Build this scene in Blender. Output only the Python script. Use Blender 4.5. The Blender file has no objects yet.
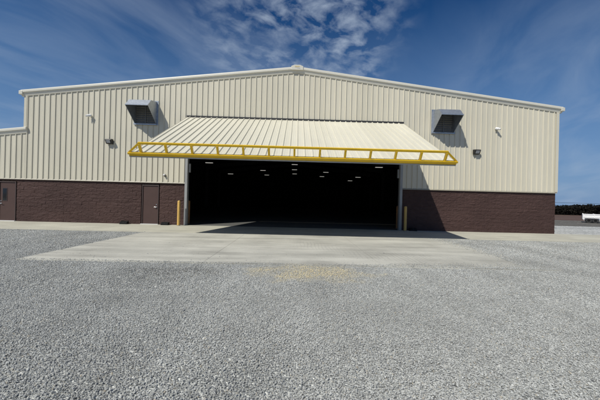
import bpy, bmesh, math, random
import numpy as np
from mathutils import Vector, Matrix
random.seed(7); rng = np.random.default_rng(11)
scene = bpy.context.scene
COL = scene.collection
R = math.radians

# ------------------------------------------------------------------ helpers
class MB:
    """collects shapes, then links them as ONE mesh object"""
    def __init__(s): s.v = []; s.f = []
    def add(s, vs, fs):
        b = len(s.v); s.v += [tuple(p) for p in vs]; s.f += [tuple(i + b for i in f) for f in fs]; return s
    def box(s, x0, x1, y0, y1, z0, z1):
        return s.add([(x0,y0,z0),(x1,y0,z0),(x1,y1,z0),(x0,y1,z0),(x0,y0,z1),(x1,y0,z1),(x1,y1,z1),(x0,y1,z1)],
            [(0,3,2,1),(4,5,6,7),(0,1,5,4),(1,2,6,5),(2,3,7,6),(3,0,4,7)])
    def bar(s, a, b, w, h, up=(0,0,1)):
        """square tube from a to b; w across, h along 'up'"""
        a, b, up = Vector(a), Vector(b), Vector(up)
        d = (b - a).normalized(); r = d.cross(up).normalized() * w / 2; u = r.cross(d).normalized() * h / 2
        vs = []
        for p in (a, b): vs += [p - r - u, p + r - u, p + r + u, p - r + u]
        return s.add(vs, [(0,3,2,1),(4,5,6,7),(0,1,5,4),(1,2,6,5),(2,3,7,6),(3,0,4,7)])
    def tube(s, a, b, ra, rb=None, n=12):
        rb = ra if rb is None else rb
        a, b = Vector(a), Vector(b); d = (b - a).normalized()
        t = Vector((0,0,1)) if abs(d.z) < .9 else Vector((1,0,0))
        u = d.cross(t).normalized(); w = d.cross(u)
        vs = []
        for p, r in ((a, ra), (b, rb)):
            vs += [p + (u * math.cos(2*math.pi*k/n) + w * math.sin(2*math.pi*k/n)) * r for k in range(n)]
        return s.add(vs, [(k, (k+1) % n, n + (k+1) % n, n + k) for k in range(n)] + [tuple(range(n))[::-1], tuple(range(n, 2*n))])
    def lathe(s, prof, c=(0,0,0), n=20, axis='z'):
        vs = []; m = len(prof)
        for k in range(n):
            a = 2*math.pi*k/n
            for r, z in prof:
                p = (r*math.cos(a), r*math.sin(a), z) if axis == 'z' else (r*math.cos(a), z, r*math.sin(a))
                vs.append((c[0]+p[0], c[1]+p[1], c[2]+p[2]))
        fs = [(k*m+j, ((k+1) % n)*m+j, ((k+1) % n)*m+j+1, k*m+j+1) for k in range(n) for j in range(m-1)]
        return s.add(vs, fs)
    def prism(s, pts, d):
        """polygon pts (3D) extruded along vector d"""
        n = len(pts); d = Vector(d)
        vs = [Vector(p) for p in pts] + [Vector(p) + d for p in pts]
        return s.add(vs, [tuple(range(n)), tuple(range(2*n-1, n-1, -1))] + [(i, n+i, n+(i+1) % n, (i+1) % n) for i in range(n)])
    def build(s, name, m, parent=None, smooth=None, bevel=0, loc=None, weld=False):
        me = bpy.data.meshes.new(name); me.from_pydata(s.v, [], s.f); me.materials.append(m)
        bm = bmesh.new(); bm.from_mesh(me)
        if weld: bmesh.ops.remove_doubles(bm, verts=bm.verts, dist=2e-4)
        bmesh.ops.recalc_face_normals(bm, faces=bm.faces); bm.to_mesh(me); bm.free()
        if smooth: me.shade_smooth(); me.set_sharp_from_angle(angle=R(smooth))
        o = bpy.data.objects.new(name, me); COL.objects.link(o); o.parent = parent
        if loc: o.location = loc
        if bevel:
            bv = o.modifiers.new('bevel', 'BEVEL'); bv.width = bevel; bv.segments = 2; bv.limit_method = 'ANGLE'
        return o

def tag(o, label=None, cat=None, group=None, kind=None):
    if label: o['label'] = label
    if cat: o['category'] = cat
    if group: o['group'] = group
    if kind: o['kind'] = kind
    return o
def empty(name, loc=(0,0,0), rz=0):
    o = bpy.data.objects.new(name, None); COL.objects.link(o); o.location = loc; o.rotation_euler = (0,0,rz); o.empty_display_size = .2
    return o
def copy_tree(o, parent=None):
    c = o.copy(); COL.objects.link(c); c.parent = parent
    for ch in list(o.children): copy_tree(ch, c)
    return c

# ------------------------------------------------------------------ materials
def nodes_mat(name):
    m = bpy.data.materials.new(name); m.use_nodes = True
    nt = m.node_tree; return m, nt, nt.nodes['Principled BSDF']
def N(nt, t, **kw):
    n = nt.nodes.new(t)
    for k, v in kw.items():
        if k in n.inputs: n.inputs[k].default_value = v
        else: setattr(n, k, v)
    return n
def ramp(nt, fac, stops):
    r = nt.nodes.new('ShaderNodeValToRGB'); e = r.color_ramp.elements
    while len(e) < len(stops): e.new(.5)
    for k, (p, c) in enumerate(stops):
        e[k].position = p; e[k].color = (*c, 1) if len(c) == 3 else c
    nt.links.new(fac, r.inputs[0]); return r
def coords(nt, scale=(1,1,1), kind='Object'):
    tc = nt.nodes.new('ShaderNodeTexCoord'); mp = nt.nodes.new('ShaderNodeMapping'); mp.inputs['Scale'].default_value = scale
    nt.links.new(tc.outputs[kind], mp.inputs[0]); return mp.outputs[0]
def world_pos(nt, scale=(1,1,1)):
    g = nt.nodes.new('ShaderNodeNewGeometry'); mp = nt.nodes.new('ShaderNodeMapping'); mp.inputs['Scale'].default_value = scale
    nt.links.new(g.outputs['Position'], mp.inputs[0]); return mp.outputs[0]
def mixc(nt, a, b, fac, mode='MIX'):
    m = nt.nodes.new('ShaderNodeMix'); m.data_type = 'RGBA'; m.blend_type = mode
    for s, v in ((6, a), (7, b), (0, fac)):
        if hasattr(v, 'links'): nt.links.new(v, m.inputs[s])
        else: m.inputs[s].default_value = (*v, 1) if isinstance(v, tuple) else v
    return m.outputs[2]
def mathn(nt, op, a, b=None, c=None, clamp=False):
    m = nt.nodes.new('ShaderNodeMath'); m.operation = op; m.use_clamp = clamp
    for k, v in enumerate((a, b, c)):
        if v is None: continue
        if hasattr(v, 'links'): nt.links.new(v, m.inputs[k])
        else: m.inputs[k].default_value = v
    return m.outputs[0]
def smat(name, col, rough=.5, metal=0, var=.08, scale=(3,3,3), bump=0, bscale=40, coat=0, dirt=None):
    """painted / plain surface with cloudy tone variation"""
    m, nt, b = nodes_mat(name)
    n1 = N(nt, 'ShaderNodeTexNoise', Scale=1.0, Detail=6.0, Roughness=.6); nt.links.new(coords(nt, scale), n1.inputs['Vector'])
    lo = tuple(c * (1 - var) for c in col); hi = tuple(min(1, c * (1 + var)) for c in col)
    r = ramp(nt, n1.outputs[0], [(.3, lo), (.7, hi)])
    out = r.outputs[0]
    if dirt:
        n3 = N(nt, 'ShaderNodeTexNoise', Scale=1.0, Detail=8.0, Roughness=.7); nt.links.new(coords(nt, dirt[1]), n3.inputs['Vector'])
        rr = ramp(nt, n3.outputs[0], [(.52, (0,0,0)), (.75, (1,1,1))])
        out = mixc(nt, out, dirt[0], mathn(nt, 'MULTIPLY', rr.outputs[0], dirt[2]))
    nt.links.new(out, b.inputs['Base Color'])
    b.inputs['Roughness'].default_value = rough; b.inputs['Metallic'].default_value = metal
    if bump:
        n2 = N(nt, 'ShaderNodeTexNoise', Scale=bscale, Detail=4.0); nt.links.new(coords(nt), n2.inputs['Vector'])
        bp = N(nt, 'ShaderNodeBump', Strength=bump, Distance=.01); nt.links.new(n2.outputs[0], bp.inputs['Height']); nt.links.new(bp.outputs[0], b.inputs['Normal'])
    return m

M = {}
M['siding'] = smat('ivory_ribbed_steel', (.58, .545, .440), .42, 0, .03, (.8, .8, .35), dirt=((.42,.39,.31), (2.2, 2.2, .16), .12))
def panel_tone(m, along):
    nt = m.node_tree; b = nt.nodes['Principled BSDF']; src = b.inputs['Base Color'].links[0].from_socket
    g = nt.nodes.new('ShaderNodeNewGeometry'); sx = nt.nodes.new('ShaderNodeSeparateXYZ'); nt.links.new(g.outputs['Position'], sx.inputs[0])
    wn = nt.nodes.new('ShaderNodeTexWhiteNoise'); wn.noise_dimensions = '1D'; nt.links.new(mathn(nt, 'FLOOR', mathn(nt, 'DIVIDE', mathn(nt, 'ADD', sx.outputs[0], .17), .9144)), wn.inputs['W'])
    r = ramp(nt, wn.outputs[0], [(0, (.955, .955, .95)), (1, (1.02, 1.02, 1.02))])
    nt.links.new(mixc(nt, src, r.outputs[0], 1.0, 'MULTIPLY'), b.inputs['Base Color'])
    n = N(nt, 'ShaderNodeTexNoise', Scale=1.0, Detail=2.0); nt.links.new(coords(nt, (2.4, .6, .6)), n.inputs['Vector'])
    bp = N(nt, 'ShaderNodeBump', Strength=.35, Distance=.05); nt.links.new(n.outputs[0], bp.inputs['Height']); nt.links.new(bp.outputs[0], b.inputs['Normal'])
panel_tone(M['siding'], 0)
M['door_skin'] = smat('ivory_door_steel', (.62, .592, .485), .4, 0, .03, (1.0, .5, .5), dirt=((.5,.47,.39), (2, .5, .5), .12))
panel_tone(M['door_skin'], 0)
M['white_trim'] = smat('white_trim_steel', (.58, .562, .485), .45, 0, .03, (1, 1, 1), dirt=((.40,.38,.33), (2, 2, 2), .2))
M['flashing'] = smat('tan_flashing', (.30, .28, .22), .45, 0, .06)
M['door_brown'] = smat('brown_door_paint', (.074, .046, .041), .6, 0, .06, (2, 2, 2))
M['door_brown'].node_tree.nodes['Principled BSDF'].inputs['Specular IOR Level'].default_value = .22
M['brown_frame'] = smat('brown_frame_paint', (.06, .040, .036), .42, 0, .06)
M['grey_steel'] = smat('grey_galvanised_steel', (.30, .305, .305), .55, .2, .12, (4, 4, 1.5))
M['galv'] = smat('galvanised_sheet', (.40, .43, .47), .42, .7, .16, (9, 9, 9))
M['galv_dark'] = smat('dark_shutter_metal', (.16, .165, .17), .55, .3, .15, (6, 6, 6))  # darker grey than the hood's sheet metal
M['yellow'] = smat('safety_yellow_paint', (.72, .455, .012), .42, 0, .08, (2, 2, 2), dirt=((.25,.13,.02), (3, 3, 3), .35))
M['bollard'] = smat('bollard_yellow_paint', (.60, .375, .10), .5, 0, .10, (5, 5, 2), dirt=((.30,.20,.08), (6, 6, 2.5), .5))
M['bollard_dark'] = smat('dark_orange_paint', (.34, .16, .06), .6, 0, .15, (5, 5, 2))  # darker, browner orange than the outer bollards
M['black'] = smat('black_plastic', (.010, .010, .0105), .5, 0, .15)
M['black'].node_tree.nodes['Principled BSDF'].inputs['Specular IOR Level'].default_value = .15
M['dark_bronze'] = smat('dark_bronze_metal', (.03, .029, .028), .45, .2, .12)
M['white_plastic'] = smat('white_plastic', (.72, .72, .71), .35, 0, .03)
M['lens'] = smat('frosted_lens', (.30, .31, .32), .3, 0, .08)
M['rubber'] = smat('black_rubber', (.022, .022, .023), .8, 0, .15)
M['liner'] = smat('interior_shade_black', (.022, .023, .024), .9, 0, .3)  # darkness of the unlit interior put into the colour
M['rafter'] = smat('primed_steel_frame', (.10, .10, .10), .8, 0, .2)
M['chrome'] = smat('satin_steel', (.62, .62, .62), .3, .9, .05)
M['tan'] = smat('tan_print', (.50, .40, .18), .5, 0, .1)
M['grey_print'] = smat('grey_print', (.35, .35, .35), .5, 0, .05)
M['trailer_white'] = smat('white_trailer_paint', (.75, .75, .75), .4, 0, .05, dirt=((.4,.36,.3), (4, 4, 4), .3))
M['wood_pole'] = smat('weathered_pole_wood', (.12, .09, .065), .85, 0, .2, (8, 8, 1))
M['sill'] = smat('pale_sill', (.62, .62, .60), .5, 0, .06)
M['shadow_gap'] = smat('painted_gap_shade', (.02, .021, .023), .7, 0, .2)  # shade of the hinge gap put into the colour
m, nt, b = nodes_mat('dark_glass'); b.inputs['Base Color'].default_value = (.012, .013, .015, 1); b.inputs['Roughness'].default_value = .06; M['glass'] = m
m, nt, b = nodes_mat('lit_tube'); b.inputs['Base Color'].default_value = (.8, .8, .78, 1)
b.inputs['Emission Color'].default_value = (1, .97, .88, 1); b.inputs['Emission Strength'].default_value = .42; M['lit'] = m

# split-face painted block
m, nt, b = nodes_mat('brown_split_block')
n1 = N(nt, 'ShaderNodeTexNoise', Scale=1.0, Detail=8.0, Roughness=.7); nt.links.new(coords(nt, (2.2, 2.2, 6)), n1.inputs['Vector'])
r1 = ramp(nt, n1.outputs[0], [(.30, (.054, .031, .0275)), (.55, (.066, .039, .035)), (.75, (.082, .052, .048))])
n2 = N(nt, 'ShaderNodeTexNoise', Scale=1.0, Detail=3.0); nt.links.new(coords(nt, (.35, .35, .6)), n2.inputs['Vector'])
r2 = ramp(nt, n2.outputs[0], [(.35, (.82, .80, .80)), (.7, (1.1, 1.08, 1.06))])
nt.links.new(mixc(nt, r1.outputs[0], r2.outputs[0], 1.0, 'MULTIPLY'), b.inputs['Base Color']); b.inputs['Roughness'].default_value = .75; b.inputs['Specular IOR Level'].default_value = .22
n3 = N(nt, 'ShaderNodeTexNoise', Scale=55.0, Detail=6.0, Roughness=.7); nt.links.new(coords(nt), n3.inputs['Vector'])
bp = N(nt, 'ShaderNodeBump', Strength=.6, Distance=.012); nt.links.new(n3.outputs[0], bp.inputs['Height']); nt.links.new(bp.outputs[0], b.inputs['Normal'])
M['block'] = m

# concrete
def concrete(name, base, dark, stain=.5, tracks=True):
    m, nt, b = nodes_mat(name)
    P = world_pos(nt)
    n1 = N(nt, 'ShaderNodeTexNoise', Scale=.55, Detail=9.0, Roughness=.62); nt.links.new(P, n1.inputs['Vector'])
    r1 = ramp(nt, n1.outputs[0], [(.28, dark), (.5, base), (.72, tuple(c * 1.12 for c in base))])
    ms = world_pos(nt, (.22, 1.6, 1))
    n2 = N(nt, 'ShaderNodeTexNoise', Scale=1.0, Detail=8.0, Roughness=.7); nt.links.new(ms, n2.inputs['Vector'])
    r2 = ramp(nt, n2.outputs[0], [(.35, (1-.35*stain,)*3), (.58, (1, 1, 1)), (.75, (1.12, 1.12, 1.11))])
    c = mixc(nt, r1.outputs[0], r2.outputs[0], 1.0, 'MULTIPLY')
    n3 = N(nt, 'ShaderNodeTexNoise', Scale=38.0, Detail=6.0, Roughness=.75); nt.links.new(P, n3.inputs['Vector'])
    r3 = ramp(nt, n3.outputs[0], [(.3, (.80,)*3), (.6, (1.06,)*3)])
    c = mixc(nt, c, r3.outputs[0], 1.0, 'MULTIPLY')
    if tracks:   # faint tyre scuffs curving off to the right-hand side
        w = N(nt, 'ShaderNodeTexWave', Scale=1.7, Distortion=4.5, Detail=4.0); w.inputs['Detail Scale'].default_value = 1.4
        mp = world_pos(nt, (1.5, .55, 1)); nt.links.new(mp, w.inputs['Vector'])
        n4 = N(nt, 'ShaderNodeTexNoise', Scale=.33, Detail=3.0); nt.links.new(P, n4.inputs['Vector'])
        k = mathn(nt, 'MULTIPLY', ramp(nt, w.outputs[0], [(.62, (0,)*3), (.9, (1,)*3)]).outputs[0], ramp(nt, n4.outputs[0], [(.48, (0,)*3), (.68, (.27,)*3)]).outputs[0])
        c = mixc(nt, c, (.17, .165, .155), k)
    nt.links.new(c, b.inputs['Base Color']); b.inputs['Roughness'].default_value = .85
    bp = N(nt, 'ShaderNodeBump', Strength=.25, Distance=.006); nt.links.new(n3.outputs[0], bp.inputs['Height']); nt.links.new(bp.outputs[0], b.inputs['Normal'])
    return m
M['slab'] = concrete('driveway_concrete', (.51, .50, .44), (.385, .375, .33), .95)
M['apron'] = concrete('apron_concrete', (.48, .465, .385), (.40, .385, .32), .5, False)
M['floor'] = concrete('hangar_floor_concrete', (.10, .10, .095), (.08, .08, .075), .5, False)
M['joint'] = smat('slab_joint', (.20, .19, .17), .9, 0, .3)

def tan_mask(nt, P):
    """spilt straw-coloured chaff by the slab's edge, and a damp dark patch left of it: 0..1 masks from ground position"""
    sx = nt.nodes.new('ShaderNodeSeparateXYZ'); nt.links.new(P, sx.inputs[0])
    n = N(nt, 'ShaderNodeTexNoise', Scale=1.5, Detail=5.0, Roughness=.65); nt.links.new(P, n.inputs['Vector'])
    out = []
    for cx, cy, rx, ry in ((.45, -9.75, 1.6, .85), (-2.55, -10.0, 1.2, .75)):
        dx = mathn(nt, 'DIVIDE', mathn(nt, 'SUBTRACT', sx.outputs[0], cx), rx); dy = mathn(nt, 'DIVIDE', mathn(nt, 'SUBTRACT', sx.outputs[1], cy), ry)
        d = mathn(nt, 'SQRT', mathn(nt, 'ADD', mathn(nt, 'MULTIPLY', dx, dx), mathn(nt, 'MULTIPLY', dy, dy)))
        f = mathn(nt, 'ADD', mathn(nt, 'SUBTRACT', 1.0, d), mathn(nt, 'MULTIPLY', mathn(nt, 'SUBTRACT', n.outputs[0], .5), 2.6))
        out.append(mathn(nt, 'MULTIPLY', f, 1.6, clamp=True))
    return out

# gravel seen as a surface (between and beyond the loose stones)
def gravel_mat(name, tone, scale=42.0, tint=True):
    m, nt, b = nodes_mat(name); P = world_pos(nt)
    v = N(nt, 'ShaderNodeTexVoronoi', Scale=scale); nt.links.new(P, v.inputs['Vector'])
    v2 = N(nt, 'ShaderNodeTexVoronoi', Scale=scale * .42); nt.links.new(P, v2.inputs['Vector'])
    bw = nt.nodes.new('ShaderNodeRGBToBW'); nt.links.new(v.outputs['Color'], bw.inputs[0])
    bw2 = nt.nodes.new('ShaderNodeRGBToBW'); nt.links.new(v2.outputs['Color'], bw2.inputs[0])
    mx = mathn(nt, 'ADD', mathn(nt, 'MULTIPLY', bw.outputs[0], .55), mathn(nt, 'MULTIPLY', bw2.outputs[0], .45))
    r = ramp(nt, mx, [(.12, tuple(c*.40 for c in tone)), (.45, tone), (.82, tuple(c*1.65 for c in tone))])
    n = N(nt, 'ShaderNodeTexNoise', Scale=.5, Detail=7.0, Roughness=.65); nt.links.new(P, n.inputs['Vector'])
    r2 = ramp(nt, n.outputs[0], [(.3, (.80, .80, .80)), (.7, (1.14, 1.14, 1.13))])
    c = mixc(nt, r.outputs[0], r2.outputs[0], 1.0, 'MULTIPLY')
    if tint:
        t, d = tan_mask(nt, P)
        c = mixc(nt, c, (.44, .40, .30), mathn(nt, 'MULTIPLY', t, .5)); c = mixc(nt, c, (.11, .10, .09), mathn(nt, 'MULTIPLY', d, .10))
    nt.links.new(c, b.inputs['Base Color']); b.inputs['Roughness'].default_value = .9
    bp = N(nt, 'ShaderNodeBump', Strength=1.0, Distance=.02); bp.invert = True
    nt.links.new(v.outputs['Distance'], bp.inputs['Height']); nt.links.new(bp.outputs[0], b.inputs['Normal'])
    return m
M['gravel'] = gravel_mat('grey_gravel_bed', (.37, .376, .358))
M['gravel_dark'] = gravel_mat('dark_gravel', (.105, .098, .085), 14, False)
M['gravel_pale'] = gravel_mat('pale_limestone', (.37, .375, .365), 20, False)
# loose stones: every stone its own tone
m, nt, b = nodes_mat('crushed_limestone'); P = world_pos(nt)
oi = nt.nodes.new('ShaderNodeObjectInfo')
r = ramp(nt, oi.outputs['Random'], [(0, (.25, .255, .245)), (.2, (.33, .337, .325)), (.6, (.40, .408, .392)), (.9, (.455, .462, .44)), (1, (.56, .56, .53))])
n = N(nt, 'ShaderNodeTexNoise', Scale=130.0, Detail=3.0); nt.links.new(P, n.inputs['Vector'])
r2 = ramp(nt, n.outputs[0], [(.3, (.82,)*3), (.7, (1.15,)*3)])
nb = N(nt, 'ShaderNodeTexNoise', Scale=.55, Detail=6.0, Roughness=.65); nt.links.new(P, nb.inputs['Vector'])
r3 = ramp(nt, nb.outputs[0], [(.3, (.80,)*3), (.5, (1,)*3), (.7, (1.14,)*3)])
c = mixc(nt, mixc(nt, r.outputs[0], r2.outputs[0], 1.0, 'MULTIPLY'), r3.outputs[0], 1.0, 'MULTIPLY')
nl = N(nt, 'ShaderNodeTexNoise', Scale=1.0, Detail=4.0); nt.links.new(world_pos(nt, (1.1, .16, 1)), nl.inputs['Vector'])   # faint driven lanes towards the door
c = mixc(nt, c, ramp(nt, nl.outputs[0], [(.36, (.90,)*3), (.64, (1.08,)*3)]).outputs[0], 1.0, 'MULTIPLY')
t, d = tan_mask(nt, P)
dk = ramp(nt, mathn(nt, 'FRACT', mathn(nt, 'MULTIPLY', oi.outputs['Random'], 53.0)), [(.66, (0,)*3), (.72, (1,)*3)])
ok = ramp(nt, mathn(nt, 'FRACT', mathn(nt, 'MULTIPLY', oi.outputs['Random'], 37.0)), [(.35, (0,)*3), (.45, (1,)*3)])
c = mixc(nt, c, (.64, .55, .34), mathn(nt, 'MULTIPLY', mathn(nt, 'MULTIPLY', t, ok.outputs[0]), .85))
c = mixc(nt, c, (.07, .066, .06), mathn(nt, 'MULTIPLY', mathn(nt, 'MULTIPLY', d, dk.outputs[0]), .85))
rare = ramp(nt, mathn(nt, 'FRACT', mathn(nt, 'MULTIPLY', oi.outputs['Random'], 91.0)), [(.95, (0,)*3), (.97, (.5,)*3)])
c = mixc(nt, c, (.40, .33, .22), rare.outputs[0])
nt.links.new(c, b.inputs['Base Color']); b.inputs['Roughness'].default_value = .85; M['stone'] = m
# earth field
m, nt, b = nodes_mat('bare_brown_field'); P = world_pos(nt, (.25, 1, 1))
n = N(nt, 'ShaderNodeTexNoise', Scale=.6, Detail=10.0, Roughness=.7); nt.links.new(P, n.inputs['Vector'])
r = ramp(nt, n.outputs[0], [(.3, (.055, .030, .020)), (.55, (.090, .052, .036)), (.75, (.13, .082, .058))])
nt.links.new(r.outputs[0], b.inputs['Base Color']); b.inputs['Roughness'].default_value = .95; M['field'] = m
# hedge leaves
m, nt, b = nodes_mat('dark_hedge_leaves'); P = world_pos(nt)
n = N(nt, 'ShaderNodeTexNoise', Scale=1.3, Detail=5.0); nt.links.new(P, n.inputs['Vector'])
r = ramp(nt, n.outputs[0], [(.3, (.006, .006, .005)), (.55, (.013, .012, .010)), (.8, (.028, .026, .018))])
nt.links.new(r.outputs[0], b.inputs['Base Color']); b.inputs['Roughness'].default_value = 1; b.inputs['Specular IOR Level'].default_value = .1; M['hedge'] = m

# ------------------------------------------------------------------ setting: ground sheets (each 4 mm above the one below)
W, EAVE, RIDGE, HB, DEEP = 15.24, 7.10, 8.90, 2.42, 46.0     # half width, wall top at eave / ridge, block height, depth
SLOPE = (RIDGE - EAVE) / W
def roofz(x): return RIDGE - SLOPE * abs(x)
def sheet(name, pts, z, m, kind='structure'):
    o = MB().add([(x, y, z) for x, y in pts], [tuple(range(len(pts)))]).build(name, m); tag(o, kind=kind)
    if o.data.polygons[0].normal.z < 0: o.data.flip_normals()
    return o
def rect(x0, x1, y0, y1): return [(x0,y0),(x1,y0),(x1,y1),(x0,y1)]
sheet('ground', rect(-2500, 2500, -800, 4000), 0, M['field'])
sheet('gravel_yard', rect(-90, 90, -60, 2), .004, M['gravel'])
sheet('gravel_road', [(15.3, 6.9), (140, 4.2), (140, 13), (60, 15.2), (36, 16.6), (15.3, 18.4)], .008, M['gravel_dark'])
sheet('pale_gravel_yard', [(15.3, -.3), (120, -1.5), (120, 5.2), (15.3, 7.15)], .012, M['gravel_pale'])
# apron along the wall, driveway slab with saw joints, floor
def slab(name, x0, x1, y0, y1, z, m, xj=(), yj=(), kind='structure', gap=.008):
    xs = [x0] + list(xj) + [x1]; ys = [y0] + list(yj) + [y1]; g = MB()
    for i in range(len(xs)-1):
        for j in range(len(ys)-1):
            a, b_, c_, d_ = xs[i] + (gap/2 if i else 0), xs[i+1] - (gap/2 if i < len(xs)-2 else 0), ys[j] + (gap/2 if j else 0), ys[j+1] - (gap/2 if j < len(ys)-2 else 0)
            g.box(a, b_, c_, d_, z - .12, z)
    return tag(g.build(name, m), kind=kind)
slab('concrete_apron', -24, 24, -3.44, -.001, .030, M['apron'], xj=[-20,-16,-12.2,-9.2,9.2,12.2,16,20])
slab('driveway', -6.62, 6.75, -9.12, -3.455, .026, M['slab'], xj=[-2.16, 2.3])
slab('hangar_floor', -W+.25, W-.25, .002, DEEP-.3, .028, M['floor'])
MB().box(-6.6, 6.73, -9.1, -3.46, .006, .012).box(-23.9, 23.9, -3.45, -.01, .005, .011).build('joint_filler', M['joint'])['kind'] = 'structure'

# ------------------------------------------------------------------ the building
bld = tag(empty('hangar_building'), 'wide ivory ribbed steel hangar with brown block base and raised hydraulic door', 'hangar')
P_RIB = .3048
def siding(g, x0, x1, zb, zt, frame=lambda x, h, z: (x, -h, z), phase=0.0, breaks=()):
    """ribbed sheet from x0 to x1, frame() puts (along, outward, up) into the world"""
    xs = [(x0, 0.0), (x1, 0.0)]
    k0, k1 = math.floor((x0 - phase) / P_RIB) - 1, math.ceil((x1 - phase) / P_RIB) + 1
    for k in range(k0, k1):
        c = phase + k * P_RIB
        for dx, h in ((-.036,0),(-.018,.042),(.018,.042),(.036,0),(.085,0),(.095,.004),(.108,.004),(.118,0),(.187,0),(.197,.004),(.210,.004),(.220,0)):
            if x0 + 1e-4 < c + dx < x1 - 1e-4: xs.append((c + dx, h))
    xs.sort()
    vs, fs = [], []
    for (a, ha), (b_, hb_) in zip(xs, xs[1:]):
        mid = (a + b_) / 2; i = len(vs)
        vs += [frame(a, ha, zb(mid)), frame(b_, hb_, zb(mid)), frame(b_, hb_, zt(b_)), frame(a, ha, zt(a))]; fs.append((i, i+1, i+2, i+3))
    g.add(vs, fs)
OPEN, HEAD = 6.16, 6.20
YS = -.03        # sheet stands a little proud of the block
front = lambda x, h, z: (x, YS - h, z)
g = MB()
siding(g, -W, -OPEN, lambda x: HB + .03, roofz, front, phase=.1)
siding(g, -OPEN, OPEN, lambda x: HEAD, roofz, front, phase=.1)
siding(g, OPEN, W, lambda x: HB + .03, roofz, front, phase=.1)
sid = g.build('siding', M['siding'], bld, weld=True)
WX0 = -23.5; wz = lambda x: 5.0 + SLOPE * (x + W)           # lower wing on the left
g = MB(); siding(g, WX0, -W - .002, lambda x: HB + .03, wz, front, phase=.1)
tag(g.build('siding', M['siding'], bld, weld=True), 'lower ivory ribbed siding of the side wing')
for args in ((0, DEEP, lambda x: HB + .03, lambda x: EAVE, lambda x, h, z: (W + .03 + h, x, z)), (5.05, DEEP, lambda x: HB + .03, lambda x: EAVE, lambda x, h, z: (-W - .03 - h, x, z)),
        (-W, W, lambda x: 0, roofz, lambda x, h, z: (x, DEEP + h, z)), (0, 14, lambda x: HB + .03, lambda x: wz(WX0), lambda x, h, z: (WX0 - h, x, z))):
    g = MB(); siding(g, *args); g.build('siding', M['siding'], bld, weld=True)

# split-face block wall: displaced courses
def vnoise(x, z, seed):
    r_ = np.random.default_rng(seed); T = r_.random((256, 256))
    xi, zi = np.floor(x).astype(int), np.floor(z).astype(int); fx, fz = x - xi, z - zi
    fx = fx*fx*(3-2*fx); fz = fz*fz*(3-2*fz)
    a, b_, c_, d_ = T[xi % 256, zi % 256], T[(xi+1) % 256, zi % 256], T[xi % 256, (zi+1) % 256], T[(xi+1) % 256, (zi+1) % 256]
    return (a*(1-fx) + b_*fx)*(1-fz) + (c_*(1-fx) + d_*fx)*fz - .5
def block_wall(x0, x1, z0, z1, seedx=0):
    dx, dz = .026, .0202
    nx, nz = max(2, int((x1-x0)/dx)), max(2, int((z1-z0)/dz))
    xs = np.linspace(x0, x1, nx+1); zs = np.linspace(z0, z1, nz+1)
    X, Z = np.meshgrid(xs, zs, indexing='ij')
    course = np.floor(Z / .2017).astype(int); bx = np.floor((X + 100 + (course % 2) * .2032) / .4064).astype(int)
    hsh = lambda a, b_, s: (np.sin(a*127.1 + b_*311.7 + s*74.7) * 43758.5453) % 1 - .5
    u = (X + 100 + (course % 2)*.2032) / .4064 - bx - .5; v = Z / .2017 - course - .5
    y = -.018 + .016*hsh(bx, course, 1) + .030*hsh(bx, course, 2)*u + .034*hsh(bx, course, 3)*v
    XX, ZZ = X + bx*7.31, Z + course*5.17
    y = y + .034*vnoise(XX*7, ZZ*11, 3) + .026*vnoise(XX*15, ZZ*22, 4) + .016*vnoise(XX*32, ZZ*40, 5)
    ridge = vnoise(XX*4.2, ZZ*17, 6); y -= .022*np.clip(ridge - .12, 0, 1)*3
    e = np.minimum((.5 - np.abs(u))*.4064, (.5 - np.abs(v))*.2017); y = np.where(e < .012, .5*y + .010, y)
    y = np.clip(-.012 + .44*(y + .018), -.05, .012)
    vs = np.stack([X, y, Z], -1).reshape(-1, 3)
    i = np.arange(nx)[:, None]*(nz+1) + np.arange(nz)[None, :]
    fs = np.stack([i, i+nz+1, i+nz+2, i+1], -1).reshape(-1, 4)
    return vs.tolist(), fs.tolist()
D1, D2 = (-16.66, -15.70), (-8.65, -7.70)        # the two service doors
DH = 2.27
g = MB()
for x0, x1, z0, z1 in ((WX0, D1[0]-.05, 0, HB), (D1[1]+.05, D2[0]-.05, 0, HB), (D2[0]-.05, D2[1]+.05, DH+.05, HB), (D1[0]-.05, D1[1]+.05, DH+.05, HB), (D2[1]+.05, -6.237, 0, HB), (6.237, W, 0, HB)):
    g = MB(); vs, fs = block_wall(x0, x1, z0, z1); g.add(vs, fs)
    g.box(x0, x1, .014, .20, z0 + .002, z1 + .03)
    if x1 == W: g.box(W - .02, W, .201, DEEP, 0, HB)
    g.build('block_wall', M['block'], bld)
# base flashing, corner trims, rake trims, ridge cap, gutters
g = MB()
for x0, x1 in ((WX0, -6.237), (6.237, W + .05)):
    MB().prism([(x0, -.005, HB + .055), (x0, -.050, HB + .042), (x0, -.088, HB - .012), (x0, -.088, HB - .03), (x0, -.005, HB - .002)], (x1 - x0, 0, 0)).build('base_flashing', M['flashing'], bld)
g = MB().box(W - .10, W + .075, -.078, -.072, HB + .05, EAVE + .01).box(W + .070, W + .076, -.072, .12, HB + .05, EAVE); g.build('corner_trim', M['siding'], bld); g = MB()
g.box(-W - .076, -W + .07, -.078, -.072, wz(-W) + .30, EAVE + .01).box(-W - .076, -W - .070, -.072, .12, wz(-W) + .3, EAVE)
g.build('corner_trim', M['siding'], bld)
prof = [(-.075, 0), (-.125, .155), (-.155, .18), (-.175, .19), (-.175, .285), (-.165, .325), (-.135, .345), (.25, .345), (.25, 0)]
def rake(g, xa, za, xb, zb_): 
    n = len(prof); vs = [(xa, y, za + z) for y, z in prof] + [(xb, y, zb_ + z) for y, z in prof]
    g.add(vs, [tuple(range(n)), tuple(range(2*n-1, n-1, -1))] + [(i, n+i, n+(i+1) % n, (i+1) % n) for i in range(n)])
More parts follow.
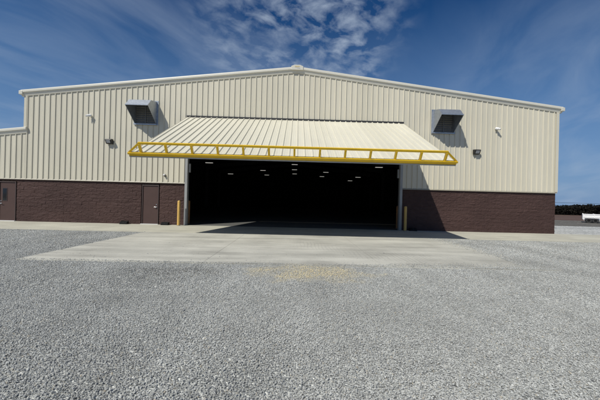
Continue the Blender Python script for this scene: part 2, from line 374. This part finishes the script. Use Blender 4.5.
XO = W + .22
for sx in (-1, 1):
    g = MB(); rake(g, sx*XO, roofz(XO), 0.0, RIDGE); g.build('rake_trim', M['white_trim'], bld, bevel=.008)
g = MB(); rake(g, WX0 - .2, wz(WX0 - .2), -W + .13, wz(-W + .13)); g.build('rake_trim', M['white_trim'], bld, bevel=.008)
for sx in (-1, 1): MB().box(*sorted((sx*(W + .09), sx*(W + .30))), -.19, DEEP + .1, EAVE + .06, EAVE + .27).build('gutter', M['white_trim'], bld, bevel=.02)
g = MB(); n_ = [(-.34, .14), (.34, .14), (.34, .355), (.16, .43), (-.16, .43), (-.34, .355)]
cap = g.prism([(x, -.21, RIDGE + z - .02) for x, z in n_], (0, .5, 0)).build('ridge_cap', M['white_trim'], bld, bevel=.012)
g = MB().box(-.135, .13, -.214, -.2105, RIDGE + .285, RIDGE + .335); g.build('emblem', M['tan'], cap)
g = MB()
for x0, x1, z0, z1 in ((-.02, .0, .26, .31), (.015, .08, .285, .30), (.02, .04, .25, .285), (.06, .17, .245, .262), (.09, .105, .262, .30), (.13, .145, .262, .295), (-.12, -.03, .30, .315)):
    g.box(x0, x1, -.214, -.2105, RIDGE + z0 - .055, RIDGE + z1 - .055)
g.build('lettering', M['grey_print'], cap)
g = MB()
for sx in (-1, 1): g.add([(0, .02, RIDGE + .30), (sx*(W + .2), .02, EAVE + .27), (sx*(W + .2), DEEP, EAVE + .27), (0, DEEP, RIDGE + .30)], [(0,1,2,3)])
g.add([(WX0 - .2, .02, wz(WX0) + .27), (-W, .02, wz(-W) + .28), (-W, 14, wz(-W) + .28), (WX0 - .2, 14, wz(WX0) + .27)], [(0,1,2,3)])
g.build('roof', M['white_trim'], bld)
# interior: added liner, near-black to hold the unlit hall's darkness; rafters
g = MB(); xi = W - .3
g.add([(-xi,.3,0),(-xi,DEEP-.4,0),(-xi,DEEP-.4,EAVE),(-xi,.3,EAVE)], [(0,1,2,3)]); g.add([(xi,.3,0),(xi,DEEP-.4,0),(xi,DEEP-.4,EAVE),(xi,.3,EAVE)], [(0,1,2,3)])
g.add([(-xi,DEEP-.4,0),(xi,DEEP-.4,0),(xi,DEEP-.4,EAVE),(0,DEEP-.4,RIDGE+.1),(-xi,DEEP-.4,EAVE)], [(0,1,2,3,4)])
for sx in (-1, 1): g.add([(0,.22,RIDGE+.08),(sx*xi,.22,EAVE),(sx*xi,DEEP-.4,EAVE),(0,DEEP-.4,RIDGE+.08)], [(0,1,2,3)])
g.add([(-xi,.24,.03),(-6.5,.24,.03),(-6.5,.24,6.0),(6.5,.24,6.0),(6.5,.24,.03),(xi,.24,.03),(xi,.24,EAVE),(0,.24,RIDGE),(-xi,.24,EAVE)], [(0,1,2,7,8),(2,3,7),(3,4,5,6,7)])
g.build('interior_shade_liner', M['liner'], bld)
for k in range(1, 6):
    g = MB(); y = k*7.5 + .2
    for sx in (-1, 1):
        g.bar((0, y, RIDGE - .35), (sx*(xi - .3), y, EAVE - .35), .2, .6); g.box(*sorted((sx*(xi - .05), sx*(xi - .5))), y - .1, y + .1, .03, EAVE - .3)
    g.build('rafter', M['rafter'], bld)
# door jambs and header
for sx in (-1, 1):
    g = MB().box(*sorted((sx*6.09, sx*6.235)), -.075, .16, .03, HEAD - .02); g.box(*sorted((sx*6.07, sx*6.09)), -.03, .12, .03, HEAD - .02)
    j = g.build('door_jamb', M['grey_steel'], bld, bevel=.006)
    MB().box(*sorted((sx*5.985, sx*6.068)), .04, .16, 3.05, 3.55).build('sensor_box', M['grey_steel'], j)
MB().box(-6.2, 6.2, -.10, -.055, HEAD - .02, HEAD + .075).build('hinge_gap_shade', M['shadow_gap'], bld)  # dark strip painted in for the shadow along the hinge gap

# hydraulic door, raised like an awning
TIPY, TIPZ, HY = -5.42, 3.22, -.09
Hh = Vector((0, HY, HEAD - .03)); Tt = Vector((0, TIPY, TIPZ)); dv = (Tt - Hh); DL = dv.length; dv.normalize(); nv = Vector((0, dv.z, -dv.y)); nv = nv if nv.z > 0 else -nv
DW = 6.17
def dpt(x, s, h): p = Hh + dv*s + nv*h; return (x, p.y, p.z)
g = MB()
for x in (-DW + .06, DW - .06): g.bar(dpt(x, 0.02, -.07), dpt(x, DL - .06, -.07), .10, .12, nv)
for k in range(1, 8): g.bar(dpt(-DW + .12, DL*k/8, -.08), dpt(DW - .12, DL*k/8, -.08), .06, .08, nv)
for k in range(1, 6): x = -DW + 2*DW*k/6; g.bar(dpt(x, .1, -.14), dpt(x, DL - .5, -.14), .1, .1, nv)
door = g.build('hydraulic_door', M['grey_steel'], bld)
g = MB(); siding(g, -DW, DW, lambda x: DL - .04, lambda x: 0.03, lambda x, h, s: dpt(x, s, h + .004), phase=.1)
g.build('door_skin', M['door_skin'], door, weld=True)
# edge trims of the sheet
for sx in (-1, 1): MB().bar(dpt(sx*(DW + .004), .02, -.03), dpt(sx*(DW + .004), DL - .05, -.03), .012, .10, nv).build('edge_trim', M['siding'], door)
TH, TX = .40, 5.74
g = MB()
g.bar(dpt(-TX - .03, DL, TH), dpt(TX + .03, DL, TH), .08, .08, nv)
for k in range(13): x = -TX + 2*TX*k/12; g.bar(dpt(x, DL, .05), dpt(x, DL, TH - .03), .095, .075, (1, 0, 0))
for sx in (-1, 1): g.bar(dpt(sx*(DW + .02), DL, .04), dpt(sx*TX, DL, TH), .075, .07, nv)
g.build('truss', M['yellow'], door, bevel=.006)
g = MB()
g.bar(dpt(-DW - .06, DL + .01, .01), dpt(DW + .06, DL + .01, .015), .12, .075, nv)
g.bar(dpt(-DW - .03, DL - .01, -.076), dpt(DW + .03, DL - .01, -.056), .11, .065, nv)
g.build('bottom_rail', M['yellow'], door, bevel=.008)
MB().bar(dpt(-DW - .02, DL + .01, -.112), dpt(DW + .02, DL + .01, -.112), .09, .045, nv).build('bottom_seal', M['grey_steel'], door)

# service doors
def service_door(x0, x1, label, window, hinge_left):
    g = MB().box(x0 + .05, x1 - .05, .015, .06, .05, DH - .05)
    d = tag(g.build('service_door', M['door_brown'], bld), label)
    g = MB().box(x0, x0 + .05, -.02, .09, .03, DH).box(x1 - .05, x1, -.02, .09, .03, DH).box(x0, x1, -.022, .09, DH - .052, DH + .002)
    g.build('door_frame', M['brown_frame'], d, bevel=.005)
    MB().box(x0 - .02, x1 + .02, -.10, .09, .028, .062).build('threshold', M['sill'], d)
    hx = x1 - .13 if hinge_left else x0 + .13; s = -1 if hinge_left else 1
    g = MB().lathe([(.001, -.03), (.034, -.03), (.034, -.012), (.001, -.012)], (hx, .015, 1.02), 14, 'y').tube((hx, .005, 1.02), (hx, -.05, 1.02), .012).tube((hx, -.05, 1.02), (hx + s*.11, -.05, 1.02), .011)
    g.build('handle', M['chrome'], d, smooth=40)
    MB().lathe([(.001, -.025), (.026, -.025), (.026, 0), (.001, 0)], (hx, .015, 1.16), 12, 'y').build('lock', M['chrome'], d, smooth=40)
    if window:
        wx0, wx1 = x0 + .22, x0 + .43
        w = MB().box(wx0 - .03, wx1 + .03, .002, .014, 1.16, 1.90).build('window_frame', M['brown_frame'], d)
        MB().box(wx0, wx1, -.003, .0015, 1.19, 1.87).build('window_pane', M['glass'], w)
    for z in (.3, 1.1, 1.95): MB().tube(((x0 if hinge_left else x1) + (.05 if hinge_left else -.05), .005, z), ((x0 if hinge_left else x1) + (.05 if hinge_left else -.05), .005, z + .11), .01).build('hinge', M['brown_frame'], d)
service_door(*D2, 'plain brown steel service door beside the big opening', False, True)
service_door(*D1, 'brown steel service door with narrow vertical window in the side wing', True, False)

# ------------------------------------------------------------------ things fixed on or standing before the wall
# fan hoods
def make_hood(label):
    t = tag(empty('fan_hood', (0, YS - .037, 0)), label, 'fan hood', 'fan hoods on the front wall')
    w, h, d1, d2 = .60, 1.33, .66, .98
    prof_ = [(0, h), (-d1, h - .13), (-d2, h - .50), (-.03, .06), (0, .06)]
    g = MB(); th = .012
    for sx in (-1, 1): g.prism([(sx*w - (th if sx > 0 else 0), y, z) for y, z in prof_], (th, 0, 0))
    g.prism([(-w + .013, 0, h), (-w + .013, -d1, h - .13), (-w + .013, -d2, h - .50), (-w + .013, -d2 + .02, h - .50), (-w + .013, -d1 + .012, h - .145), (-w + .013, 0, h - .014)], (2*w - .026, 0, 0))
    for sx in (-1, 1):   # rolled lips and seams on the side sheets
        g.bar((sx*(w + .004), -d2, h - .50), (sx*(w + .004), -.03, .06), .012, .035)
    g.bar((-w, -d2 - .004, h - .50), (w, -d2 - .004, h - .50), .02, .05)
    g.build('hood_shell', M['galv'], t)
    g = MB().box(-w - .09, -w, -.02, 0, 0, h + .05).box(w, w + .09, -.02, 0, 0, h + .05).box(-w, w, -.02, 0, h, h + .05).box(-w - .02, w + .02, -.10, -.0205, .0, .06)
    fl = g.build('wall_flange', M['galv'], t)
    for sx in (-1, 1):
        for z in (.03, h*.5, h): MB().lathe([(.001, -.03), (.018, -.03), (.018, -.02)], (sx*(w + .05), 0, z), 8, 'y').build('bolt', M['chrome'], fl)
    g = MB()
    for k in range(9):
        z = .10 + k*.125; g.add([(-w + .05, -.05, z), (w - .05, -.05, z), (w - .05, -.006, z + .115), (-w + .05, -.006, z + .115)], [(0,1,2,3)])
    s_ = g.build('louver_shutter', M['galv_dark'], t)
    MB().box(-.02, .02, -.075, -.055, .07, h - .03).box(-w + .03, -w + .06, -.07, -.01, .07, h - .03).box(w - .06, w - .03, -.07, -.01, .07, h - .03).build('shutter_frame', M['galv_dark'], s_)
    return t
hood = make_hood('galvanised metal fan hood on the wall left of the raised door'); hood.location = (-8.50, YS - .037, 5.66)
h2 = copy_tree(hood); h2['label'] = 'galvanised metal fan hood on the wall right of the raised door'; h2.location = (8.50, YS - .037, 5.66)
# wall lights
def make_pack():
    t = empty('wall_light')
    g = MB().prism([(-.17, 0, .15), (-.17, -.20, .13), (-.17, -.23, .08), (-.17, -.13, -.12), (-.17, 0, -.14)], (.34, 0, 0)); g.build('housing', M['dark_bronze'], t, bevel=.012)
    g = MB().prism([(-.105, -.226, .062), (-.105, -.150, -.090), (-.105, -.158, -.092), (-.105, -.236, .058)], (.21, 0, 0)); g.build('lens', M['lens'], t, bevel=.006)
    MB().box(-.09, .09, .0, .04, -.10, .10).build('back_plate', M['dark_bronze'], t)
    return t
pk = make_pack(); pk.location = (-10.47, YS - .04, 4.65); tag(pk, 'dark boxy wall light below the left fan hood', 'wall light', 'wall lights on the siding')
p2 = copy_tree(pk); p2.location = (10.44, YS - .04, 4.65); p2['label'] = 'dark boxy wall light below the right fan hood'
# cameras
def make_cam(rz, label, loc):
    t = tag(empty('security_camera', loc), label, 'camera', 'security cameras on the front wall')
    MB().lathe([(.001, -.05), (.06, -.05), (.065, -.03), (.065, 0), (.001, 0)], (0, 0, 0), 16, 'y').build('mount', M['white_plastic'], t, smooth=40)
    d = Vector((math.sin(rz), -math.cos(rz), -.28)).normalized(); a = Vector((0, -.10, -.02))
    MB().tube((0, -.04, -.01), a, .022).build('bracket', M['white_plastic'], t)
    g = MB().tube(a - d*.07, a + d*.09, .078, .078, 16).tube(a + d*.09, a + d*.175, .05, .05, 16)
    bd = g.build('camera_body', M['white_plastic'], t, smooth=40, bevel=.008)
    MB().tube(a + d*.1755, a + d*.181, .043, .043, 16).build('lens', M['glass'], bd)
    return t
make_cam(-.95, 'small white bullet camera high on the left siding, aimed left', (-11.60, YS - .037, 6.10))
make_cam(.75, 'small white bullet camera high on the right siding, aimed right', (11.60, YS - .037, 6.05))
# small light over the service door
t = tag(empty('door_light', (-7.36, YS - .03, 2.83)), 'tiny white fixture on the siding above the brown service door', 'light fixture')
MB().box(-.05, .05, -.03, .0, -.07, .07).build('back_plate', M['dark_bronze'], t, bevel=.008)
MB().lathe([(.001, .06), (.035, .055), (.055, .03), (.062, -.02), (.05, -.035), (.001, -.035)], (0, -.09, .02), 14).build('lamp_head', M['white_plastic'], t, smooth=50)
# bait boxes at the wall's foot
def make_box():
    t = empty('bait_box')
    b_ = MB().prism([(-.20, -.22, 0), (-.20, 0, 0), (-.20, 0, .15), (-.20, -.07, .17), (-.20, -.22, .09)], (.40, 0, 0)).build('box_body', M['black'], t, bevel=.012)
    MB().box(-.205, .205, -.232, .004, .0, .02).build('base', M['black'], t)
    g = MB().lathe([(.001, -.010), (.028, -.010), (.028, 0)], (0, 0, 0), 10, 'y'); o = g.build('lock', M['dark_bronze'], t); o.location = (0, -.19, .11)
    return t
bx = make_box(); bx.location = (-9.50, -.09, .03); tag(bx, 'low black bait box at the block wall, left of the brown service door', 'bait box', 'bait boxes along the wall')
for x, l in ((-7.22, 'low black bait box between the brown service door and the yellow bollard'), (6.84, 'low black bait box in shade beside the right bollard')):
    c = copy_tree(bx); c.location = (x, -.09, .03); c['label'] = l
# bollards
def make_bollard(m, h=1.34):
    t = empty('bollard')
    MB().lathe([(.076, 0), (.076, h), (.07, h + .03), (.042, h + .055), (.001, h + .062)], n=20).build('post', m, t, smooth=50)
    MB().lathe([(.076, 0), (.11, 0), (.105, .018), (.076, .028)], n=20).build('collar', M['joint'], t)
    return t
b1 = make_bollard(M['bollard']); b1.location = (-6.38, -.42, .03); tag(b1, 'bright yellow bollard in sunshine left of the big opening', 'bollard', 'bollards outside the opening')
b2 = copy_tree(b1); b2.location = (6.30, -.42, .03); b2['label'] = 'yellow bollard in shade right of the big opening'
b3 = make_bollard(M['bollard_dark']); b3.location = (-6.36, .95, .03); tag(b3, 'dark orange bollard just inside the left door post', 'bollard', 'bollards inside the opening')
b4 = copy_tree(b3); b4.location = (6.36, .95, .03); b4['label'] = 'dark orange bollard just inside the right door post'
# ceiling lights inside
def make_lamp():
    t = empty('ceiling_light')
    MB().prism([(-.46, -.16, 0), (-.46, -.10, .09), (-.46, .10, .09), (-.46, .16, 0)], (.92, 0, 0)).build('housing', M['grey_steel'], t)
    for y in (-.09, 0, .09): MB().tube((-.44, y, -.02), (.44, y, -.02), .03, n=8).build('lit_tube', M['lit'], t)
    for x in (-.3, .3): MB().tube((x, 0, .09), (x, 0, .9), .006, n=6).build('hanger', M['grey_steel'], t)
    return t
rows = {18.5: 'nearest', 25.7: 'front', 33.0: 'middle', 40.6: 'rear'}
lamps = [(-10.72,18.6,6.0,'largest lit ceiling light, nearest at the left inside the dark hangar'), (-11.5,33.3,6.0,'second lit ceiling light back on the far left inside the hangar'),
 (-5.6,31.7,6.6,'upper of the two lit ceiling lights left of centre inside the hangar'), (-5.84,40.4,6.6,'lower of the two lit ceiling lights left of centre inside the hangar'),
 (-.15,25.8,7.0,'topmost of the three lit ceiling lights stacked at the centre'), (-.2,32.9,7.0,'middle of the three lit ceiling lights stacked at the centre'), (-.2,40.6,7.0,'lowest of the three lit ceiling lights stacked at the centre'),
 (5.25,32.0,6.6,'upper of the two lit ceiling lights right of centre inside the hangar'), (5.4,40.6,6.6,'lower of the two lit ceiling lights right of centre inside the hangar'),
 (11.16,33.3,6.0,'higher of the two lit ceiling lights farther back on the right'), (11.46,42.0,6.0,'lower, farthest lit ceiling light at the right inside the hangar'), (10.43,18.5,6.0,'largest lit ceiling light, nearest at the right inside the dark hangar')]
lp = None
for x, y, z, l in lamps:
    o = make_lamp() if lp is None else copy_tree(lp)
    lp = lp or o; o.location = (x, y, z); tag(o, l, 'ceiling light', 'lit ceiling lights inside the hangar')

# ------------------------------------------------------------------ far right: trailer, hedge, power line
t = tag(empty('utility_trailer', (30.9, 13.2, 0), R(-45)), 'white two-axle utility trailer parked on the gravel at the far right', 'trailer')
L_, Wd, WR = 3.9, 1.8, .245
g = MB().box(0, L_, 0, Wd, .34, .40).box(.02, L_, .02, .10, .27, .34).box(.02, L_, Wd - .10, Wd - .02, .27, .34)
g.build('bed', M['trailer_white'], t)
for y0, y1 in ((-.03, 0.0), (Wd, Wd + .03)):
    s_ = MB().box(0, L_, y0, y1, .38, .90).build('side_board', M['trailer_white'], t)
    yo = y0 - .035 if y0 < 0 else y1
    for z in (.60, .86): MB().box(0, L_, yo, yo + .034, z, z + .05).build('rail', M['trailer_white'], s_)
    for x in (.0, .82, 1.4, 2.3, 3.1, L_ - .05): MB().box(x, x + .05, yo - .03, yo + .03, .34, .97).build('stake', M['trailer_white'], s_)
MB().box(-.03, 0, -.03, Wd + .03, .38, .90).build('tailgate', M['trailer_white'], t)
for y in (-.24, Wd + .06):
    for x in (.44, .92):
        wl = MB().lathe([(.11, .0), (WR - .03, .0), (WR, .03), (WR, .15), (WR - .03, .18), (.11, .18)], (x, y, WR), 24, 'y').build('wheel', M['rubber'], t, smooth=40)
        MB().lathe([(.001, .05), (.05, .045), (.08, .06), (.11, .02), (.115, .10)], (x, y, WR), 18, 'y').build('rim', M['black'], wl, smooth=40)
    MB().box(.14, 1.22, y, y + .18, .515, .53).build('fender', M['trailer_white'], t)
g = MB().bar((L_, .35, .33), (L_ + 1.1, Wd/2, .40), .07, .1).bar((L_, Wd - .35, .33), (L_ + 1.1, Wd/2, .40), .07, .1).tube((L_ + .95, Wd/2, .10), (L_ + .95, Wd/2, .75), .03); g.build('tongue', M['trailer_white'], t)

# hedge beyond the field: leaf clumps through its volume, reads as one mass
n_l = 26000; hx = rng.uniform(16, 135, n_l); 
top = 2.05 + .55*vnoise(hx*.22, hx*0, 21) + .35*vnoise(hx*.9, hx*0, 22)
hy = 40.2 + rng.normal(0, .85, n_l); hz = top * np.sqrt(rng.random(n_l)) * (1 - .10*np.abs(hy - 40.2))
sz = rng.uniform(.10, .24, n_l)
A = rng.normal(size=(n_l, 3)); A /= np.linalg.norm(A, axis=1)[:, None]; B = np.cross(A, rng.normal(size=(n_l, 3))); B /= np.linalg.norm(B, axis=1)[:, None]
Cc = np.stack([hx, hy, np.maximum(hz, .1)], 1)
q = np.stack([Cc - A*sz[:, None] , Cc + B*sz[:, None]*.7, Cc + A*sz[:, None], Cc - B*sz[:, None]*.7], 1).reshape(-1, 3)
g = MB(); g.v = [tuple(p) for p in q.tolist()]; g.f = [(4*i, 4*i+1, 4*i+2, 4*i+3) for i in range(n_l)]
xs = np.arange(16, 135, .8); ht = 1.75 + .5*vnoise(xs*.22, xs*0, 21)
for k in range(len(xs) - 1):
    for yy in (39.9, 40.5): g.add([(xs[k], yy, 0), (xs[k+1], yy, 0), (xs[k+1], yy, ht[k+1]), (xs[k], yy, ht[k])], [(0,1,2,3)])
tag(g.build('hedge', M['hedge']), 'long dark hedge of bushes beyond the brown field at right', 'hedge', kind='stuff')

def make_pole(): 
    t = empty('power_pole'); MB().tube((0,0,0), (0,0,4.6), .13, .09, 10).build('pole', M['wood_pole'], t); MB().box(-.06, .06, -.9, .9, 4.25, 4.37).build('crossarm', M['wood_pole'], t); return t
pl = make_pole(); pl.location = (62, 100, 0); tag(pl, 'weathered wooden power pole standing behind the hangar', 'power pole', 'power poles beyond the hedge')
px_ = [62, 190]
c = copy_tree(pl); c.location = (190, 100, 0); c['label'] = 'weathered wooden power pole far beyond the hedge at right'
pw = tag(empty('power_line', (62, 100, 4.4)), 'thin dark overhead wires above the hedge at far right', 'wires')
for yy in (-.8, .8):
    g = MB(); pts = [(128*k/24, yy, -1.0*(1 - (2*k/24 - 1)**2)) for k in range(25)]
    for a, b_ in zip(pts, pts[1:]): g.tube(a, b_, .045, n=6)
    g.build('wire', M['black'], pw)

# ------------------------------------------------------------------ loose gravel
stones = bpy.data.collections.new('stone_kinds')
for k in range(6):
    bm = bmesh.new(); bmesh.ops.create_icosphere(bm, subdivisions=1, radius=1)
    sc_ = Vector((1, random.uniform(.62, .9), random.uniform(.45, .7)))
    for v in bm.verts: v.co = Vector((v.co.x*sc_.x, v.co.y*sc_.y, v.co.z*sc_.z)) * random.uniform(.78, 1.18)
    me = bpy.data.meshes.new('stone'); bm.to_mesh(me); bm.free(); me.materials.append(M['stone'])
    stones.objects.link(bpy.data.objects.new('stone', me))
def scatter(n, depth0, depth1, smin, smax, side=1.16, margin=1.6):
    d = np.sqrt(rng.random(n*2)*((depth1+1)**2 - depth0**2) + depth0**2); x = rng.uniform(-1, 1, n*2)*(side*d + margin); y = -15.9 + d
    s = smin + (smax - smin)*rng.random(n*2)**2.2
    edge = .10*vnoise(x*1.3, y*1.3, 31) + .07*vnoise(x*5, y*5, 32)
    # right-hand front corner of the slab is half buried under spread gravel
    cover = np.clip((x - 2.6)/3.6, 0, 1)**2*.4
    on = (x > -6.62 + edge) & (x < 6.75 + edge - np.clip((-5.0 - y)/4, 0, 1)*.75) & (y > -9.12 + edge*.8 + cover*(.4 + vnoise(x*2, y*2, 33)))
    de = np.minimum(6.75 - x, y + 9.12); fade = np.where(x > .5, np.clip(1 - de/(.12 + 0.14*np.clip(x - .5, 0, 9)), 0, 1)**1.5, np.clip(1 - de/.14, 0, 1)**2)
    stray = rng.random(n*2) < .006*np.exp(-np.abs(y + 9.0)*1.2) + fade*.65
    ok = (~on | stray) & (y < -3.46 + edge*.7) & (d > depth0) & (d < depth1)
    k = np.nonzero(ok)[0]
    on_k = ((x > -6.62) & (x < 6.75) & (y > -9.12))[k]
    z = .004 + s[k]*.15 + .012*rng.random(len(k)) + np.where(on_k, .026, 0)
    return np.stack([x[k], y[k], z], 1), s[k]
sets = [scatter(190000, 1.2, 4.6, .0045, .0125), scatter(150000, 4.6, 8.2, .0058, .0155), scatter(75000, 8.2, 12.6, .009, .021, 1.1)]
PTS = np.concatenate([a for a, _ in sets]); SC = np.concatenate([b_ for _, b_ in sets])
me = bpy.data.meshes.new('loose_gravel'); me.vertices.add(len(PTS)); me.vertices.foreach_set('co', PTS.astype('f4').ravel())
at = me.attributes.new('stone_size', 'FLOAT', 'POINT'); at.data.foreach_set('value', SC.astype('f4'))
me.materials.append(M['stone'])
gv = bpy.data.objects.new('loose_gravel', me); COL.objects.link(gv); tag(gv, 'loose crushed grey limestone gravel spread in front of the slab', 'gravel', kind='stuff')
ng = bpy.data.node_groups.new('spread_stones', 'GeometryNodeTree')
ng.interface.new_socket('Geometry', in_out='INPUT', socket_type='NodeSocketGeometry'); ng.interface.new_socket('Geometry', in_out='OUTPUT', socket_type='NodeSocketGeometry')
gi, go = ng.nodes.new('NodeGroupInput'), ng.nodes.new('NodeGroupOutput')
ci = ng.nodes.new('GeometryNodeCollectionInfo'); ci.inputs[0].default_value = stones; ci.inputs[1].default_value = True; ci.inputs[2].default_value = True
ip = ng.nodes.new('GeometryNodeInstanceOnPoints'); ip.inputs['Pick Instance'].default_value = True
rv = ng.nodes.new('FunctionNodeRandomValue'); rv.data_type = 'FLOAT_VECTOR'; rv.inputs[0].default_value = (-.42, -.42, 0); rv.inputs[1].default_value = (.42, .42, 6.283)
na = ng.nodes.new('GeometryNodeInputNamedAttribute'); na.data_type = 'FLOAT'; na.inputs[0].default_value = 'stone_size'
L = ng.links.new
L(gi.outputs[0], ip.inputs['Points']); L(ci.outputs[0], ip.inputs['Instance']); L(rv.outputs[0], ip.inputs['Rotation']); L(na.outputs[0], ip.inputs['Scale']); L(ip.outputs[0], go.inputs[0])
gm = gv.modifiers.new('spread', 'NODES'); gm.node_group = ng

# ------------------------------------------------------------------ daylight
sd = Vector((-1.9, -2.13, 3.22)).normalized()            # towards the sun: high, in front and to the left
elev = math.asin(sd.z)
sun = bpy.data.lights.new('sun', 'SUN'); sun.energy = 4.5; sun.angle = R(.5); sun.color = (1, .965, .875)
so = bpy.data.objects.new('sun', sun); COL.objects.link(so); so.rotation_euler = sd.to_track_quat('Z', 'Y').to_euler(); so.location = (-20, -22, 34)
w = bpy.data.worlds.new('World'); scene.world = w; w.use_nodes = True; nt = w.node_tree
bg = nt.nodes['Background']; bg.inputs['Strength'].default_value = .062
sky = nt.nodes.new('ShaderNodeTexSky'); sky.sky_type = 'NISHITA'; sky.sun_disc = False; sky.sun_elevation = elev; sky.sun_rotation = math.atan2(sd.x, sd.y)
sky.air_density = 1.0; sky.dust_density = .35; sky.ozone_density = 2.2; sky.altitude = 200
tc = nt.nodes.new('ShaderNodeTexCoord'); sp = nt.nodes.new('ShaderNodeSeparateXYZ'); nt.links.new(tc.outputs['Generated'], sp.inputs[0])
zc = mathn(nt, 'ADD', mathn(nt, 'MAXIMUM', sp.outputs[2], 0.0), .16)
cb = nt.nodes.new('ShaderNodeCombineXYZ'); nt.links.new(mathn(nt, 'DIVIDE', sp.outputs[0], zc), cb.inputs[0]); nt.links.new(mathn(nt, 'DIVIDE', sp.outputs[1], zc), cb.inputs[1])
def cnoise(rot, scale, detail, rough, loc=(0,0,0), dist=0.0):
    m0 = nt.nodes.new('ShaderNodeMapping'); m0.inputs['Rotation'].default_value = (0, 0, -rot); nt.links.new(cb.outputs[0], m0.inputs[0])
    mp = nt.nodes.new('ShaderNodeMapping'); mp.inputs['Scale'].default_value = scale; mp.inputs['Location'].default_value = loc
    nt.links.new(m0.outputs[0], mp.inputs[0]); n = N(nt, 'ShaderNodeTexNoise', Scale=1.0, Detail=detail, Roughness=rough, Distortion=dist); nt.links.new(mp.outputs[0], n.inputs['Vector']); return n.outputs[0]
def blob(dx, dz, inner, outer):
    d0 = Vector((dx, 1, dz)).normalized(); vm = nt.nodes.new('ShaderNodeVectorMath'); vm.operation = 'DOT_PRODUCT'
    nt.links.new(tc.outputs['Generated'], vm.inputs[0]); vm.inputs[1].default_value = d0
    mr = nt.nodes.new('ShaderNodeMapRange'); mr.interpolation_type = 'SMOOTHSTEP'; mr.inputs[1].default_value = outer; mr.inputs[2].default_value = inner
    nt.links.new(vm.outputs['Value'], mr.inputs[0]); return mr.outputs[0]
wisp = ramp(nt, cnoise(R(62), (1.3, 2.9, 1), 8, .53, (4.1, 2.4, 0), .6), [(.42, (0,)*3), (.72, (1,)*3)]).outputs[0]
puff = ramp(nt, cnoise(R(35), (9.0, 10.5, 1), 8, .55, (1.2, 4.7, 0), .3), [(.41, (0,)*3), (.68, (1,)*3)]).outputs[0]
fine = ramp(nt, cnoise(R(-10), (2.2, 2.8, 1), 5, .6, (7.3, 3.2, 0)), [(.34, (.22,)*3), (.58, (1,)*3)]).outputs[0]
bp_ = mathn(nt, 'MAXIMUM', blob(.00, .70, .999, .930), mathn(nt, 'MULTIPLY', mathn(nt, 'MAXIMUM', blob(.17, .52, .9985, .990), blob(.03, .53, .999, .993)), 1.0))
kp = mathn(nt, 'MULTIPLY', mathn(nt, 'MULTIPLY', puff, fine), mathn(nt, 'MULTIPLY', bp_, .74))
bl = mathn(nt, 'ADD', mathn(nt, 'MULTIPLY', blob(-1.0, .42, .95, .60), .22), mathn(nt, 'MULTIPLY', blob(1.2, .20, .98, .86), .22))
kw = mathn(nt, 'MULTIPLY', wisp, mathn(nt, 'ADD', bl, .035))
kc = mathn(nt, 'MINIMUM', mathn(nt, 'ADD', kp, kw), .85)
hs = nt.nodes.new('ShaderNodeHueSaturation'); hs.inputs['Saturation'].default_value = 1.36; hs.inputs['Value'].default_value = .97
nt.links.new(sky.outputs[0], hs.inputs['Color'])
hz = ramp(nt, sp.outputs[2], [(0.0, (1,)*3), (.16, (.72,)*3), (.55, (0,)*3)])        # clear blue right down to the horizon
base = mixc(nt, mixc(nt, hs.outputs[0], (.90, .88, 1.03), 1.0, 'MULTIPLY'), (2.6, 4.7, 8.2), mathn(nt, 'MULTIPLY', hz.outputs[0], .9))
cl = mixc(nt, base, (6.6, 7.9, 9.8), kc)
nt.links.new(cl, bg.inputs['Color'])

# ------------------------------------------------------------------ camera (about 17 mm equivalent, chest height, slightly rolled)
cam = bpy.data.cameras.new('camera'); co = bpy.data.objects.new('camera', cam); COL.objects.link(co)
cam.sensor_width = 36; cam.lens = 276.746/600*36; cam.clip_end = 6000; cam.clip_start = .05
yaw, pit, rol = R(-.97175), R(.0672), R(1.4546)
c_, s_ = math.cos(yaw), math.sin(yaw)
F = Vector((-s_*math.cos(pit), c_*math.cos(pit), math.sin(pit))); Rt = Vector((c_, s_, 0)); U = Rt.cross(F)
r_ = Rt*math.cos(rol) + U*math.sin(rol)*-1*-1; u_ = U*math.cos(rol) - Rt*math.sin(rol)
co.matrix_world = Matrix(((r_.x, u_.x, -F.x, .077), (r_.y, u_.y, -F.y, -15.914), (r_.z, u_.z, -F.z, 1.612), (0, 0, 0, 1)))
scene.camera = co
scene.view_settings.view_transform = 'Standard'; scene.view_settings.look = 'None'; scene.view_settings.exposure = 0
